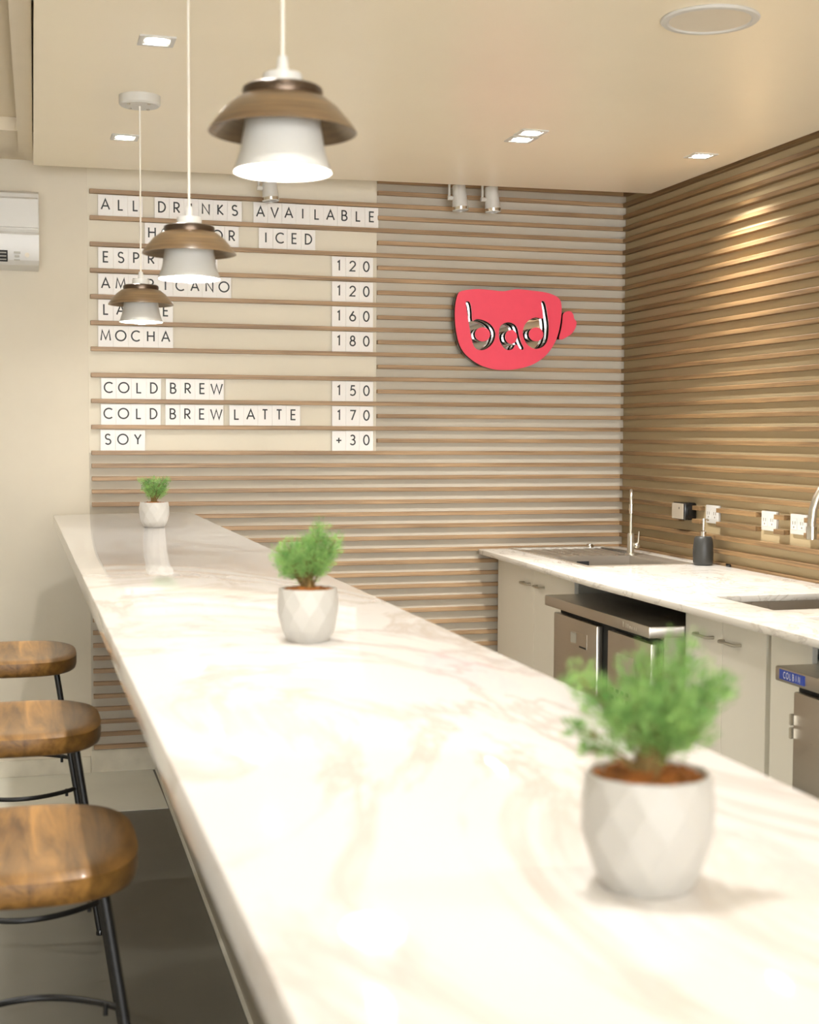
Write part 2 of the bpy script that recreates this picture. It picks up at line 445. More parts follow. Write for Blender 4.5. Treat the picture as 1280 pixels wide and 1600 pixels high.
# ------------------------------------------------------------------ potted plants on the bar
def make_pot(seed, sc=1.0):
    """white faceted pot with bark soil and a feathery green plant; origin at the foot"""
    r = empty('potted_plant', (0, 0, 0))
    mb = MB()
    prof = [(.0335, 0.0), (.0425, .018), (.0480, .042), (.0488, .062), (.0458, .0835)]
    n = 11; rings = []
    for i, (rad, z) in enumerate(prof):
        ph = (i % 2)*PI/n
        rings.append([mb.bm.verts.new((rad*math.cos(2*PI*k/n+ph), rad*math.sin(2*PI*k/n+ph), z)) for k in range(n)])
    for i in range(len(rings)-1):
        A, B = rings[i], rings[i+1]
        for k in range(n):
            k2 = (k+1) % n
            if i % 2 == 0:
                mb.bm.faces.new((A[k], A[k2], B[k])); mb.bm.faces.new((A[k2], B[k2], B[k]))
            else:
                mb.bm.faces.new((A[k], B[k2], B[k])); mb.bm.faces.new((A[k], A[k2], B[k2]))
    mb.bm.faces.new(rings[0][::-1])
    inner = [[mb.bm.verts.new((rad*math.cos(2*PI*k/n), rad*math.sin(2*PI*k/n), z)) for k in range(n)] for rad, z in ((.0430, .0835), (.040, .066))]
    T = rings[-1]
    for A, B in ((T, inner[0]), (inner[0], inner[1])):
        for k in range(n):
            k2 = (k+1) % n
            mb.bm.faces.new((A[k], A[k2], B[k2], B[k]))
    mb.bm.faces.new(inner[1])
    bmesh.ops.bevel(mb.bm, geom=list(mb.bm.edges), offset=.0006, segments=1, affect='EDGES')
    mb.build('pot', M['pot'], r)
    rg = random.Random(seed)
    mb = MB()
    for j in range(150):
        a = rg.uniform(0, 2*PI); q = .0385*math.sqrt(rg.random()); h = .078+.006*(1-q/.04)
        mb.box(-.0045, .0045, -.003, .003, -.002, .002)
        mb.bm.verts.ensure_lookup_table()
        vv = mb.bm.verts[-8:]
        R3 = Matrix.Rotation(rg.uniform(0, PI), 3, 'Z') @ Matrix.Rotation(rg.uniform(-.6, .6), 3, 'X') @ Matrix.Rotation(rg.uniform(-.5, .5), 3, 'Y')
        for v in vv: v.co = R3 @ v.co + Vector((q*math.cos(a), q*math.sin(a), h))
    mb.lathe([(.0398, .072), (.0395, .077), (.02, .081), (0, .083)], 20)
    mb.build('soil', M['soil'], r)
    return r, rg

def add_foliage(r, rg, fronds, dens=1.0):
    """fronds: list of (tip x, tip y, tip z, tuft radius) seen from the foot of the stems"""
    st, lf = MB(), MB()
    base = Vector((0, 0, .078))
    def needle(p, d, L, w):
        d = d.normalized()
        s_ = d.cross(Vector((rg.uniform(-1, 1), rg.uniform(-1, 1), rg.uniform(-1, 1)))).normalized()*w
        m_ = p+d*L*0.5
        lf.bm.faces.new([lf.bm.verts.new(q) for q in (p, m_+s_, p+d*L, m_-s_)])
    for (tx, ty, tz, tr) in fronds:
        tip = Vector((tx, ty, tz)); b0 = base+Vector((rg.uniform(-.007, .007), rg.uniform(-.007, .007), 0))
        mid = b0.lerp(tip, .5)+Vector((rg.uniform(-.006, .006), rg.uniform(-.006, .006), .014))
        pts = []
        for j in range(9):
            t = j/8
            pts.append(b0*(1-t)**2+mid*2*t*(1-t)+tip*t*t)
        st.tube(pts, [.0020*(1-.75*j/8) for j in range(9)], 6)
        # needles fill a soft tuft round the upper part of each frond
        cnt = int(dens*26000*tr)
        for j in range(cnt):
            t = 1-.55*rg.random()**1.6
            c = b0*(1-t)**2+mid*2*t*(1-t)+tip*t*t
            v = Vector((rg.gauss(0, 1), rg.gauss(0, 1), rg.gauss(0, 1))).normalized()
            rad = tr*(0.55+.45*t)*rg.random()**.55
            needle(c+v*rad, v+Vector((0, 0, .5))+(tip-b0).normalized()*.6, rg.uniform(.004, .0085), rg.uniform(.0006, .0011))
        for j in range(5):
            t = rg.uniform(.5, .95)
            c = b0*(1-t)**2+mid*2*t*(1-t)+tip*t*t
            v = Vector((rg.uniform(-1, 1), rg.uniform(-1, 1), rg.uniform(-.2, 1))).normalized()*tr*.8
            st.tube([c, c+v*.5+Vector((0, 0, .002)), c+v], [.0009, .0007, .0004], 5)
    # thick foot of the stems
    for j in range(7):
        a = rg.uniform(0, 2*PI)
        st.tube([(.012*math.cos(a), .012*math.sin(a), .074), (.006*math.cos(a+.4), .006*math.sin(a+.4), .092), (.004*math.cos(a+1), .004*math.sin(a+1), .108)], [.0036, .0030, .0018], 7)
    st.build('stem', M['stem'], r, smooth=60)
    lf.build('foliage', M['leaf'], r, normals=False)

# x runs to the right of the picture, d away from the camera, z up; metres from the pot's axis
def fr(x, d, z, t): return (x*cR.x+d*cF.x, x*cR.y+d*cF.y, z, t)
pl1, rg1 = make_pot(3)
pl1.location = (-2.233, -4.975, 1.0842)
add_foliage(pl1, rg1, [fr(.024, .0, .168, .021), fr(-.004, .012, .156, .021), fr(-.050, -.004, .150, .015), fr(-.036, .006, .130, .016),
                       fr(-.014, -.012, .134, .022), fr(.014, -.014, .140, .024), fr(.044, .004, .142, .019), fr(.030, .014, .126, .020),
                       fr(.012, .016, .118, .019), fr(-.016, .016, .112, .015), fr(.034, -.012, .116, .015), fr(-.056, .002, .114, .006), fr(-.048, -.010, .100, .005),
                       fr(.006, -.016, .112, .018), fr(.056, .008, .146, .012), fr(.020, -.020, .124, .020)])
tag(pl1, 'largest blurred potted plant in white faceted pot, standing on the near end of the bar', 'potted plant', 'potted plants on the bar')
pl2, rg2 = make_pot(8)
pl2.location = (-2.2285, -3.728, 1.0842)
add_foliage(pl2, rg2, [fr(.018, 0, .176, .019), fr(.014, .006, .160, .018), fr(.044, .0, .158, .017), fr(.036, .004, .142, .019), fr(-.008, -.004, .156, .019),
                       fr(-.032, .004, .148, .017), fr(-.044, -.004, .138, .016), fr(-.046, .006, .124, .014), fr(-.028, -.006, .124, .019), fr(-.010, .01, .136, .020),
                       fr(.012, -.012, .138, .022), fr(.028, .012, .124, .018), fr(.022, -.010, .116, .014), fr(-.018, .012, .112, .014), fr(-.036, 0, .108, .011), fr(.002, -.014, .120, .018)])
tag(pl2, 'mid-sized potted plant in white faceted pot beside the reflected glare, halfway along the bar', 'potted plant', 'potted plants on the bar')
pl3, rg3 = make_pot(5)
pl3.location = (-2.206, -0.955, 1.0842); pl3.scale = (1.08, 1.08, 1.03)
add_foliage(pl3, rg3, [fr(.0, 0, .160, .015), fr(-.026, .004, .156, .012), fr(-.044, 0, .158, .009), fr(.026, 0, .158, .012), fr(.044, .004, .160, .010),
                       fr(.014, -.006, .142, .018), fr(-.014, .006, .142, .018), fr(.034, .006, .136, .016), fr(-.028, -.006, .130, .014), fr(.030, -.004, .120, .015),
                       fr(.0, .01, .124, .018), fr(-.012, -.01, .112, .014), fr(.018, .008, .108, .015)])
tag(pl3, 'smallest potted plant in white pot, at the bar end by the menu wall', 'potted plant', 'potted plants on the bar')

# ------------------------------------------------------------------ bar stools
def make_stool():
    r = empty('bar_stool', (0, 0, 0))
    mb = MB(); a, b_, ex = .164, .216, 3.0
    nu, nr = 72, 9
    def outline(t, s_):
        c, s2 = math.cos(t), math.sin(t)
        x = math.copysign(abs(c)**(2/ex), c)*a; y = math.copysign(abs(s2)**(2/ex), s2)*b_
        return x*s_, y*s_
    def ztop(x, y):
        u, v = x/a, y/b_
        q = min(1.0, (abs(u)**ex+abs(v)**ex)**(1/ex))
        dip = .010*math.cos(min(1, abs(v))*PI/2)*(1-.35*u)     # saddle hollow
        edge = .007*max(0, (q-.86)/.14)**2
        return .780-dip*(1-q**4)-edge
    top = []
    for i in range(1, nr+1):
        s_ = (i/nr)**.8
        top.append([mb.bm.verts.new((*outline(2*PI*k/nu, s_), ztop(*outline(2*PI*k/nu, s_)))) for k in range(nu)])
    cv = mb.bm.verts.new((0, 0, ztop(0, 0)))
    low = []
    for s_, z in ((1.0, .768), (1.0, .748), (.985, .738), (.95, .734)):
        low.append([mb.bm.verts.new((*outline(2*PI*k/nu, s_), z)) for k in range(nu)])
    bot = mb.bm.verts.new((0, 0, .734))
    for k in range(nu):
        k2 = (k+1) % nu
        mb.bm.faces.new((cv, top[0][k], top[0][k2]))
        mb.bm.faces.new((bot, low[-1][k2], low[-1][k]))
        seq = top+low
        for i in range(len(seq)-1):
            mb.bm.faces.new((seq[i][k], seq[i+1][k], seq[i+1][k2], seq[i][k2]))
    mb.build('seat', M['seat'], r, smooth=50)
    T, B = (.104, .163, .736), (.214, .228, 0.0)
    def at(sx, sy, z):
        t = (T[2]-z)/T[2]
        return (sx*(T[0]+(B[0]-T[0])*t), sy*(T[1]+(B[1]-T[1])*t), z)
    for sx in (-1, 1):
        for sy in (-1, 1):
            lg = MB().tube([at(sx, sy, .736), at(sx, sy, .004)], .0082, 14).build('leg', M['black_steel'], r, smooth=60)
            e = at(sx, sy, 0)
            MB().lathe([(0, 0), (.011, 0), (.011, .008), (.009, .014), (0, .014)], 16, e).build('foot_cap', M['black_gloss'], lg, smooth=40)
    for sy in (-1, 1):
        p, q = at(-1, sy, .412), at(1, sy, .412)
        pts = []
        for j in range(17):
            t = j/16
            pts.append((p[0]+(q[0]-p[0])*t, p[1]+sy*.085*math.sin(PI*t)**.85, .412))
        MB().tube(pts, .0062, 12).build('footrest', M['black_steel'], r, smooth=60)
        for sx in (-1, 1):
            x, y, z = at(sx, sy, .42)
            MB().tube([(x-sx*.024, y+sy*.018, .416), (x-sx*.024, y+sy*.018, .396)], .0045, 10).build('stub', M['black_steel'], r, smooth=60)
    MB().box(-.115, .115, -.012, .012, .7305, .7365).build('seat_bracket', M['black_steel'], r)
    return r
st0 = make_stool()
for i, (y, lab) in enumerate([(-3.657, 'wooden seat stool with black legs nearest the camera, largest of the stools'),
                              (-2.690, 'wooden seat stool with black legs, the middle one of the row along the bar'),
                              (-1.702, 'wooden seat stool with black legs nearest the menu wall, smallest in view')]):
    o = st0 if i == 0 else copy_tree(st0)
    o.location = (-2.658+(-.012 if i == 2 else 0), y, 0.0)
    tag(o, lab, 'bar stool', 'bar stools along the counter')

# ------------------------------------------------------------------ letter cards on the menu rails
def arc(cx, cy, rx, ry, a0, a1, n=20):
    return [(cx+rx*math.cos(math.radians(a0+(a1-a0)*k/n)), cy+ry*math.sin(math.radians(a0+(a1-a0)*k/n))) for k in range(n+1)]
G = {
 'A': [[(-.40, 0), (0, 1), (.40, 0)], [(-.26, .34), (.26, .34)]],
 'B': [[(-.24, 0), (-.24, 1), (-.02, 1)]+arc(-.02, .76, .24, .24, 90, -90)+[(-.24, .52)], [(-.02, .52)]+arc(.0, .26, .28, .26, 90, -90)+[(-.24, 0)]],
 'C': [arc(.06, .5, .48, .5, 48, 312, 30)],
 'D': [[(-.30, 0), (-.30, 1), (-.12, 1)]+arc(-.12, .5, .46, .5, 90, -90, 26)+[(-.30, 0)]],
 'E': [[(.24, 1), (-.22, 1), (-.22, 0), (.24, 0)], [(-.22, .52), (.20, .52)]],
 'H': [[(-.32, 0), (-.32, 1)], [(.32, 0), (.32, 1)], [(-.32, .52), (.32, .52)]],
 'I': [[(0, 0), (0, 1)]],
 'K': [[(-.24, 0), (-.24, 1)], [(.24, 1), (-.22, .50), (.30, 0)]],
 'L': [[(-.18, 1), (-.18, 0), (.24, 0)]],
 'M': [[(-.46, 0), (-.34, 1), (0, .12), (.34, 1), (.46, 0)]],
 'N': [[(-.34, 0), (-.34, 1), (.34, 0), (.34, 1)]],
 'O': [arc(0, .5, .50, .5, 90, 450, 40)],
 'P': [[(-.22, 0), (-.22, 1), (.0, 1)]+arc(.0, .73, .27, .27, 90, -90)+[(-.22, .46)]],
 'R': [[(-.24, 0), (-.24, 1), (-.02, 1)]+arc(-.02, .73, .27, .27, 90, -90)+[(-.24, .46)], [(-.04, .46), (.30, 0)]],
 'S': [arc(0, .755, .235, .245, 30, 270)+arc(0, .255, .27, .255, 90, -150)[1:]],
 'T': [[(0, 0), (0, 1)], [(-.26, 1), (.26, 1)]],
 'V': [[(-.38, 1), (0, 0), (.38, 1)]],
 'W': [[(-.58, 1), (-.28, 0), (0, .95), (.28, 0), (.58, 1)]],
 'Y': [[(-.32, 1), (0, .48), (.32, 1)], [(0, .5), (0, 0)]],
 '0': [arc(0, .5, .29, .5, 90, 450, 36)],
 '1': [[(-.14, .84), (.06, 1), (.06, 0)]],
 '2': [arc(0, .71, .28, .29, 170, -28)+[(-.28, 0), (.30, 0)]],
 '3': [arc(-.01, .765, .22, .235, 150, -90)+arc(-.01, .265, .27, .265, 90, -150)[1:]],
 '5': [[(.24, 1), (-.12, 1), (-.19, .56)]+arc(-.02, .32, .30, .32, 110, -140)],
 '6': [arc(0, .30, .30, .30, 90, 450, 30), [(.12, 1), (-.22, .50)]],
 '7': [[(-.28, 1), (.28, 1), (-.10, 0)]],
 '8': [arc(0, .765, .205, .235, 90, 450, 26), arc(0, .265, .27, .265, 90, 450, 28)],
 '+': [[(-.28, .45), (.28, .45)], [(0, .17), (0, .73)]],
}
def glyph(mb, ch, cx, z0, cap, w, y, axis='y'):
    """stroked letter, centre cx, baseline z0, cap height, stroke width w, facing -y (or -x)"""
    for line in G[ch]:
        P = [Vector((cx+p[0]*cap, z0+p[1]*cap)) for p in line]
        P = [p for i, p in enumerate(P) if i == 0 or (p-P[i-1]).length > 1e-6]
        closed = (P[0]-P[-1]).length < 1e-5
        L, R_ = [], []
        n = len(P)
        for i in range(n):
            a = P[i]-P[i-1] if i > 0 else (P[-1]-P[-2] if closed else P[1]-P[0])
            b_ = P[i+1]-P[i] if i < n-1 else (P[1]-P[0] if closed else P[-1]-P[-2])
            a.normalize(); b_.normalize()
            na, nb = Vector((-a.y, a.x)), Vector((-b_.y, b_.x))
            m = na+nb
            m = m.normalized() if m.length > 1e-4 else na
            s_ = min(1/max(m.dot(na), .25), 2.2)*w/2
            L.append(P[i]+m*s_); R_.append(P[i]-m*s_)
        mk = (lambda p: (p.x, y, p.y)) if axis == 'y' else (lambda p: (y, p.x, p.y))
        A = [mb.bm.verts.new(mk(p)) for p in L]; B = [mb.bm.verts.new(mk(p)) for p in R_]
        for i in range(n-1):
            mb.bm.faces.new((A[i], A[i+1], B[i+1], B[i]))

ROWS = [(2, [('ALL', -2.336, -2.1566), ('DRINKS', -2.109, -1.748), ('AVAILABLE', -1.6996, -1.1599)]),
        (4, [('HOT', -2.1495, -1.9695), ('OR', -1.8815, -1.7611), ('ICED', -1.6774, -1.4355)]),
        (6, [('ESPRESSO', -2.3369, -1.8507), ('120', -1.3635, -1.1824)]),
        (8, [('AMERICANO', -2.3377, -1.7939), ('120', -1.3634, -1.1821)]),
        (10, [('LATTE', -2.3386, -2.0351), ('160', -1.3633, -1.1818)]),
        (12, [('MOCHA', -2.3394, -2.0357), ('180', -1.3631, -1.1815)]),
        (16, [('COLD', -2.3291, -2.0856), ('BREW', -2.0673, -1.8258), ('150', -1.3626, -1.1803)]),
        (18, [('COLD', -2.3312, -2.0876), ('BREW', -2.0694, -1.8275), ('LATTE', -1.8036, -1.5006), ('170', -1.3625, -1.18)]),
        (20, [('SOY', -2.3333, -2.1523), ('+30', -1.3624, -1.1802)])]
ITEM = {6: 'ESPRESSO', 8: 'AMERICANO', 10: 'LATTE', 12: 'MOCHA', 16: 'COLD BREW', 18: 'COLD BREW LATTE', 20: 'SOY'}
ORD = ['first', 'second', 'third', 'fourth', 'fifth', 'sixth', 'seventh', 'eighth', 'ninth']
rt = random.Random(12)
for k, words_ in ROWS:
    zb = zrow(k)+H2+.0002
    for w, x0, x1 in words_:
        n = len(w); tw = (x1-x0)/n
        for i, ch in enumerate(w):
            cx = x0+(i+.5)*tw
            price = not w.isalpha()
            word = 'digit' if ch.isdigit() else ('plus sign' if ch == '+' else 'letter')
            h = .0855+rt.uniform(-.0008, .0008); yj = rt.uniform(-.0008, .0008)
            t = MB().box(-tw/2+.0003, tw/2-.0003, -.0015, .0015, 0, h, .0003, 1).build('letter_tile', M['tile'], loc=(cx, -.0165+yj, zb))
            mb = MB()
            glyph(mb, ch, 0, .0265, .0405, .0060, -.00165)
            mb.build('letter' if word == 'letter' else 'digit', M['ink'], t, normals=False)
            if price:
                lab = 'white card with black %s %s, %s in the %s price' % (word, ch, ORD[i], ITEM[k])
            elif k in (2, 4):
                lab = 'white letter card %s, %s in the word %s of the top two menu lines' % (ch, ORD[i], w)
            elif ITEM[k] == w:
                lab = 'white letter card %s, %s in the %s line of the menu' % (ch, ORD[i], w)
            else:
                lab = 'white letter card %s, %s in the word %s of the %s line' % (ch, ORD[i], w, ITEM[k])
            tag(t, lab, 'letter tile', 'letter tiles on the menu rails')

# ------------------------------------------------------------------ red cup sign
CUP = [(-0.8194, 2.0215), (-0.7912, 2.0321), (-0.74, 2.0385), (-0.6772, 2.0367), (-0.6369, 2.0337), (-0.6081, 2.0346), (-0.562, 2.0431), (-0.5272, 2.0431), (-0.4689, 2.039), (-0.4221, 2.0339), (-0.3867, 2.0252), (-0.3601, 2.0112), (-0.3481, 1.9925), (-0.3448, 1.9597), (-0.3473, 1.9213), (-0.3556, 1.8718), (-0.3699, 1.8276), (-0.396, 1.7832), (-0.4309, 1.7469), (-0.4775, 1.7187), (-0.5299, 1.7014), (-0.5821, 1.6934), (-0.6399, 1.6925), (-0.6803, 1.6989), (-0.7263, 1.7143), (-0.7722, 1.7432), (-0.8008, 1.7723), (-0.8209, 1.8122), (-0.8326, 1.8657), (-0.8368, 1.9085), (-0.8371, 1.9514), (-0.8317, 1.989)]
HANDLE = [(-0.3375, 1.9407), (-0.3211, 1.9538), (-0.3003, 1.9538), (-0.2889, 1.9393), (-0.2851, 1.924), (-0.2743, 1.9095), (-0.2747, 1.8957), (-0.2799, 1.8802), (-0.2963, 1.8567), (-0.3257, 1.8379), (-0.3434, 1.8303), (-0.354, 1.8334), (-0.353, 1.8471), (-0.3451, 1.8775), (-0.3401, 1.9105)]
HOLE_B = [(-0.7891, 1.9806), (-0.7806, 1.9852), (-0.7715, 1.9822), (-0.7646, 1.9668), (-0.7604, 1.9374), (-0.7573, 1.9025), (-0.7391, 1.9094), (-0.7105, 1.9064), (-0.6818, 1.8936), (-0.6615, 1.8752), (-0.6522, 1.8538), (-0.6537, 1.8294), (-0.6639, 1.8075), (-0.681, 1.7899), (-0.7038, 1.778), (-0.7267, 1.7765), (-0.7439, 1.7842), (-0.7555, 1.8029), (-0.7637, 1.835), (-0.7702, 1.8672), (-0.7779, 1.91), (-0.785, 1.9528)]
HOLE_A = [(-0.6366, 1.8488), (-0.6344, 1.8705), (-0.6242, 1.8881), (-0.6012, 1.8984), (-0.5781, 1.8974), (-0.5577, 1.8859), (-0.5477, 1.8671), (-0.5416, 1.8401), (-0.5321, 1.8131), (-0.5202, 1.7905), (-0.5259, 1.7805), (-0.5411, 1.7879), (-0.557, 1.8039), (-0.5701, 1.7851), (-0.5886, 1.7787), (-0.6089, 1.7843), (-0.6264, 1.8056), (-0.6353, 1.8298)]
HOLE_D = [(-0.4404, 1.9908), (-0.4334, 1.9965), (-0.4252, 1.9924), (-0.4173, 1.9713), (-0.4093, 1.9306), (-0.4035, 1.887), (-0.4054, 1.8432), (-0.414, 1.8156), (-0.4314, 1.7961), (-0.4606, 1.7868), (-0.484, 1.7912), (-0.5075, 1.8082), (-0.5224, 1.8351), (-0.5255, 1.8622), (-0.517, 1.8897), (-0.4969, 1.9119), (-0.4678, 1.9236), (-0.4373, 1.92), (-0.4315, 1.9256), (-0.4341, 1.9518)]
ISLES = [(-0.7112, 1.8443, 0.0344, 0.0302), (-0.5793, 1.8365, 0.0273, 0.0304), (-0.4636, 1.8501, 0.0334, 0.0301)]
SC = Vector((-.59, -.026, 1.69))
sign = tag(empty('wall_sign', SC), 'red cup shaped wall sign with the cut-out word bad, on the slatted wall', 'sign')
def loc2(pts, sub=4): return [(x-SC.x, z-SC.z) for x, z in smooth_loop(pts, sub)]
cup, han = loc2(CUP, 5), loc2(HANDLE, 5)
holes = [loc2(h, 4) for h in (HOLE_B, HOLE_A, HOLE_D)]
def inset(pts, d):
    c = Vector((sum(p[0] for p in pts)/len(pts), sum(p[1] for p in pts)/len(pts)))
    out = []
    for p in pts:
        v = Vector(p)-c
        out.append(tuple(c+v*(1-d/max(v.length, 1e-6))))
    return out
YF = -.070                                                # front face, measured from the slats
flat_shape(cup, holes, .005).move((0, YF+.0025, 0)).build('cup_face', M['red'], sign)
flat_shape(inset(cup, .002), holes, .052).move((0, YF+.005+.026, 0)).build('cup_body', M['sign_dark'], sign)
flat_shape(inset(cup, .004), [], .004).move((0, YF+.0595, 0)).build('back_plate', M['mirror'], sign)
h1 = flat_shape(han, [], .005).move((0, YF+.0025, 0)).build('cup_handle', M['red'], sign)
flat_shape(inset(han, .002), [], .052).move((0, YF+.031, 0)).build('handle_body', M['sign_dark'], h1)
for (cx, cz, rx, rz) in ISLES:
    lp = [(cx-SC.x+rx*math.cos(2*PI*k/40), cz-SC.z+rz*math.sin(2*PI*k/40)) for k in range(40)]
    q = flat_shape(lp, [], .005).move((0, YF+.0025, 0)).build('letter_counter', M['red'], sign)
    flat_shape(inset(lp, .001), [], .052).move((0, YF+.031, 0)).build('spacer', M['sign_dark'], q)
for (x, z) in ((-.67, 2.030), (-.42, 2.024), (-.76, 1.76), (-.45, 1.74)):
    MB().tube([(x-SC.x, YF+.058, z-SC.z), (x-SC.x, -.0005, z-SC.z)], .004, 10).build('stand_off', M['satin'], sign)

# ------------------------------------------------------------------ ceiling fittings
def make_downlight():
    r = empty('downlight', (0, 0, 0))
    mb = MB()
    for x0, x1, y0, y1 in ((-.047, .047, .034, .047), (-.047, .047, -.047, -.034), (-.047, -.034, -.034, .034), (.034, .047, -.034, .034)):
        mb.box(x0, x1, y0, y1, -.004, 0)
    mb.build('trim_ring', M['white_paint'], r)
    MB().box(-.034, .034, -.034, .034, -.002, 0).build('recess_plate', M['white_paint'], r)
    MB().lathe([(0, -.0022), (.030, -.0022), (.030, -.0034), (.02, -.0048), (0, -.0054)], 32).build('lens', M['lens'], r, smooth=40)
    spot_lamp('downlight_beam', r, (0, 0, -.012), DOWNLIGHT_W, 120, .9, .03)
    return r
dl0 = make_downlight()
aisle_lamp = [c for c in dl0.children if c.type == 'LIGHT'][0].data
bar_lamp = aisle_lamp.copy()
bar_lamp.energy = BAR_DOWNLIGHT_W
side_fill = aisle_lamp.copy()
side_fill.energy = SIDE_FILL_W
DLS = [((-2.302, -2.114), 'square trimmed ceiling downlight left of the middle pendant cord, above the round canopy'),
       ((-2.291, -0.866), 'square trimmed recessed ceiling downlight just below the round pendant canopy'),
       ((-0.965, -1.345), 'upper of the two overlapping bright downlights in the middle of the ceiling'),
       ((-0.960, -1.235), 'lower of the two overlapping bright downlights in the middle of the ceiling'),
       ((-0.227, -1.155), 'single small ceiling downlight nearest the slatted side wall'),
       ((-2.31, -3.40), None), ((-2.32, -4.70), None), ((-0.96, -3.3), None), ((-0.23, -3.0), None), ((-0.96, -5.2), None), ((-0.25, -4.9), None),
       ((-3.75, -1.5), None), ((-3.75, -3.1), None), ((-3.75, -4.7), None)]  # unseen side row, added as fill for left wall, floor and stools
for i, ((x, y), lab) in enumerate(DLS):
    o = dl0 if i == 0 else copy_tree(dl0)
    o.location = (x, y, 2.44 if x > -3 else 2.55)
    for c in o.children:
        if c.type == 'LIGHT': c.data = aisle_lamp if x > -2 else (side_fill if x < -3 else bar_lamp)
    tag(o, lab or 'unseen ceiling downlight, of the continued rows and the added side fill', 'downlight', 'recessed ceiling downlights')

spk = tag(empty('ceiling_speaker', (-1.005, -2.70, 2.44)), 'round white flush speaker in the ceiling above the work counter', 'speaker')
MB().lathe([(.100, 0), (.120, 0), (.122, -.003), (.118, -.007), (.104, -.008), (.100, -.005)], 64, close=True).build('rim', M['white_paint'], spk, smooth=40)
MB().lathe([(0, -.0045), (.101, -.0045), (.101, -.001), (0, -.001)], 64).build('grille', M['off_plastic'], spk, smooth=30)

def make_track_spot():
    r = empty('track_spotlight', (0, 0, 0))            # origin: where it hangs from the ceiling
    MB().box(-.056, -.020, -.02, .02, -.010, 0, .001).build('mount', M['white_paint'], r)
    MB().tube([(-.046, 0, -.008), (-.046, 0, -.092)], .0055, 12).build('arm', M['white_paint'], r, smooth=60)
    MB().tube([(-.053, 0, -.088), (-.026, 0, -.088)], .0095, 16).build('pivot', M['white_paint'], r, smooth=60)
    hd = MB().lathe([(0, .062), (.026, .062), (.028, .058), (.0285, .040), (.0345, -.036), (.0345, -.044), (.0315, -.046), (.031, -.036), (0, -.034)], 40)
    hd.rot(-.08, 'Y').move((0, 0, -.0955)).build('housing', M['white_plastic'], r, smooth=40)
    MB().lathe([(.0352, -.030), (.0352, -.042), (.0347, -.042), (.0347, -.030)], 40, close=True).rot(-.08, 'Y').move((0, 0, -.0955)).build('trim_band', M['chrome'], r, smooth=40)
    MB().lathe([(0, -.0375), (.030, -.0375), (.030, -.040), (0, -.042)], 32).rot(-.08, 'Y').move((0, 0, -.0955)).build('lens', M['black_gloss'], r, smooth=40)
    return r
ts0 = make_track_spot()
for i, (x, lab) in enumerate([(-.836, 'white track spotlight of the pair, the one with tilted head closer to the menu'),
                              (-.690, 'white track spotlight of the pair, the one closer to the corner'),
                              (-1.653, 'white track spotlight showing just below the largest pendant lamp')]):
    o = ts0 if i == 0 else copy_tree(ts0)
    o.location = (x, -.15, 2.502); o.rotation_euler = (0, 0, -.10 if i != 1 else .06)
    tag(o, lab, 'spotlight', 'track spotlights at the slatted wall')

# ------------------------------------------------------------------ air conditioner
ac = tag(empty('air_conditioner', (-3.0, 0, 2.06)), 'white wall mounted air conditioner cut by the edge of the photo', 'air conditioner')
X0, X1 = -.43, .428
pr = [(-.002, 0), (-.10, .0), (-.165, .004), (-.190, .020), (-.200, .060), (-.203, .118), (-.196, .128), (-.203, .138), (-.200, .24), (-.192, .278), (-.17, .289), (-.002, .289)]
MB().prism(pr, 'x', X0, X1).build('body', M['white_plastic'], ac, smooth=25)
bm_ = MB().prism([(-.2005, .142), (-.2085, .146), (-.2085, .255), (-.1985, .262)], 'x', X0+.004, X1-.004); bm_.build('front_panel', M['white_plastic'], ac, smooth=25)
MB().box(X0+.04, X1-.118, -.2015, -.196, .012, .056, .001).build('air_outlet', M['dark_gap'], ac)
for j in range(3):
    MB().box(X0+.045, X1-.123, -.206, -.2005, .018+.013*j, .022+.013*j).build('louvre', M['cab_edge'], ac)
MB().box(X1-.095, X1-.070, -.2035, -.1975, .044, .052).box(X1-.092, X1-.074, -.2032, -.1975, .030, .038).box(X1-.094, X1-.072, -.2030, -.1975, .018, .022).build('status_display', M['cab_edge'], ac)
MB().tube([(X1-.045, -.198, .040), (X1-.045, -.203, .040)], .009, 18).build('button', M['off_plastic'], ac, smooth=40)

# ------------------------------------------------------------------ worktop along the side wall
wt = tag(empty('worktop', (-.4, -2.0, .883)), 'white marble worktop with speckled edge along the slatted side wall', 'worktop')
mb = MB()
ys = [-.028, -.052, -.905, -1.40, -1.93, -2.29, -2.44, -2.86, -4.6]
def xfront(y): return -.700-.055*(-y/1.4) if y > -1.4 else -.755
xs = [None, -.555, -.115, -.0265]
V = {}
for i, y in enumerate(ys):
    for j, x in enumerate(xs): V[i, j] = mb.bm.verts.new((xfront(y) if x is None else x, y, .905))
fs = []
for i in range(len(ys)-1):
    for j in range(3):
        if j == 1 and i in (1, 4, 6): continue
        fs.append(mb.bm.faces.new((V[i, j], V[i, j+1], V[i+1, j+1], V[i+1, j])))
ex = bmesh.ops.extrude_face_region(mb.bm, geom=fs)
bmesh.ops.translate(mb.bm, verts=[v for v in ex['geom'] if isinstance(v, bmesh.types.BMVert)], vec=(0, 0, -.022))
bmesh.ops.recalc_face_normals(mb.bm, faces=mb.bm.faces)
es = [e for e in mb.bm.edges if len(e.link_faces) == 2 and e.calc_face_angle(0) > .5]
bmesh.ops.bevel(mb.bm, geom=es, offset=.002, segments=2, profile=.5, affect='EDGES')
mb.move((.4, 2.0, -.883)).build('slab', M['work_marble'], wt, smooth=40)

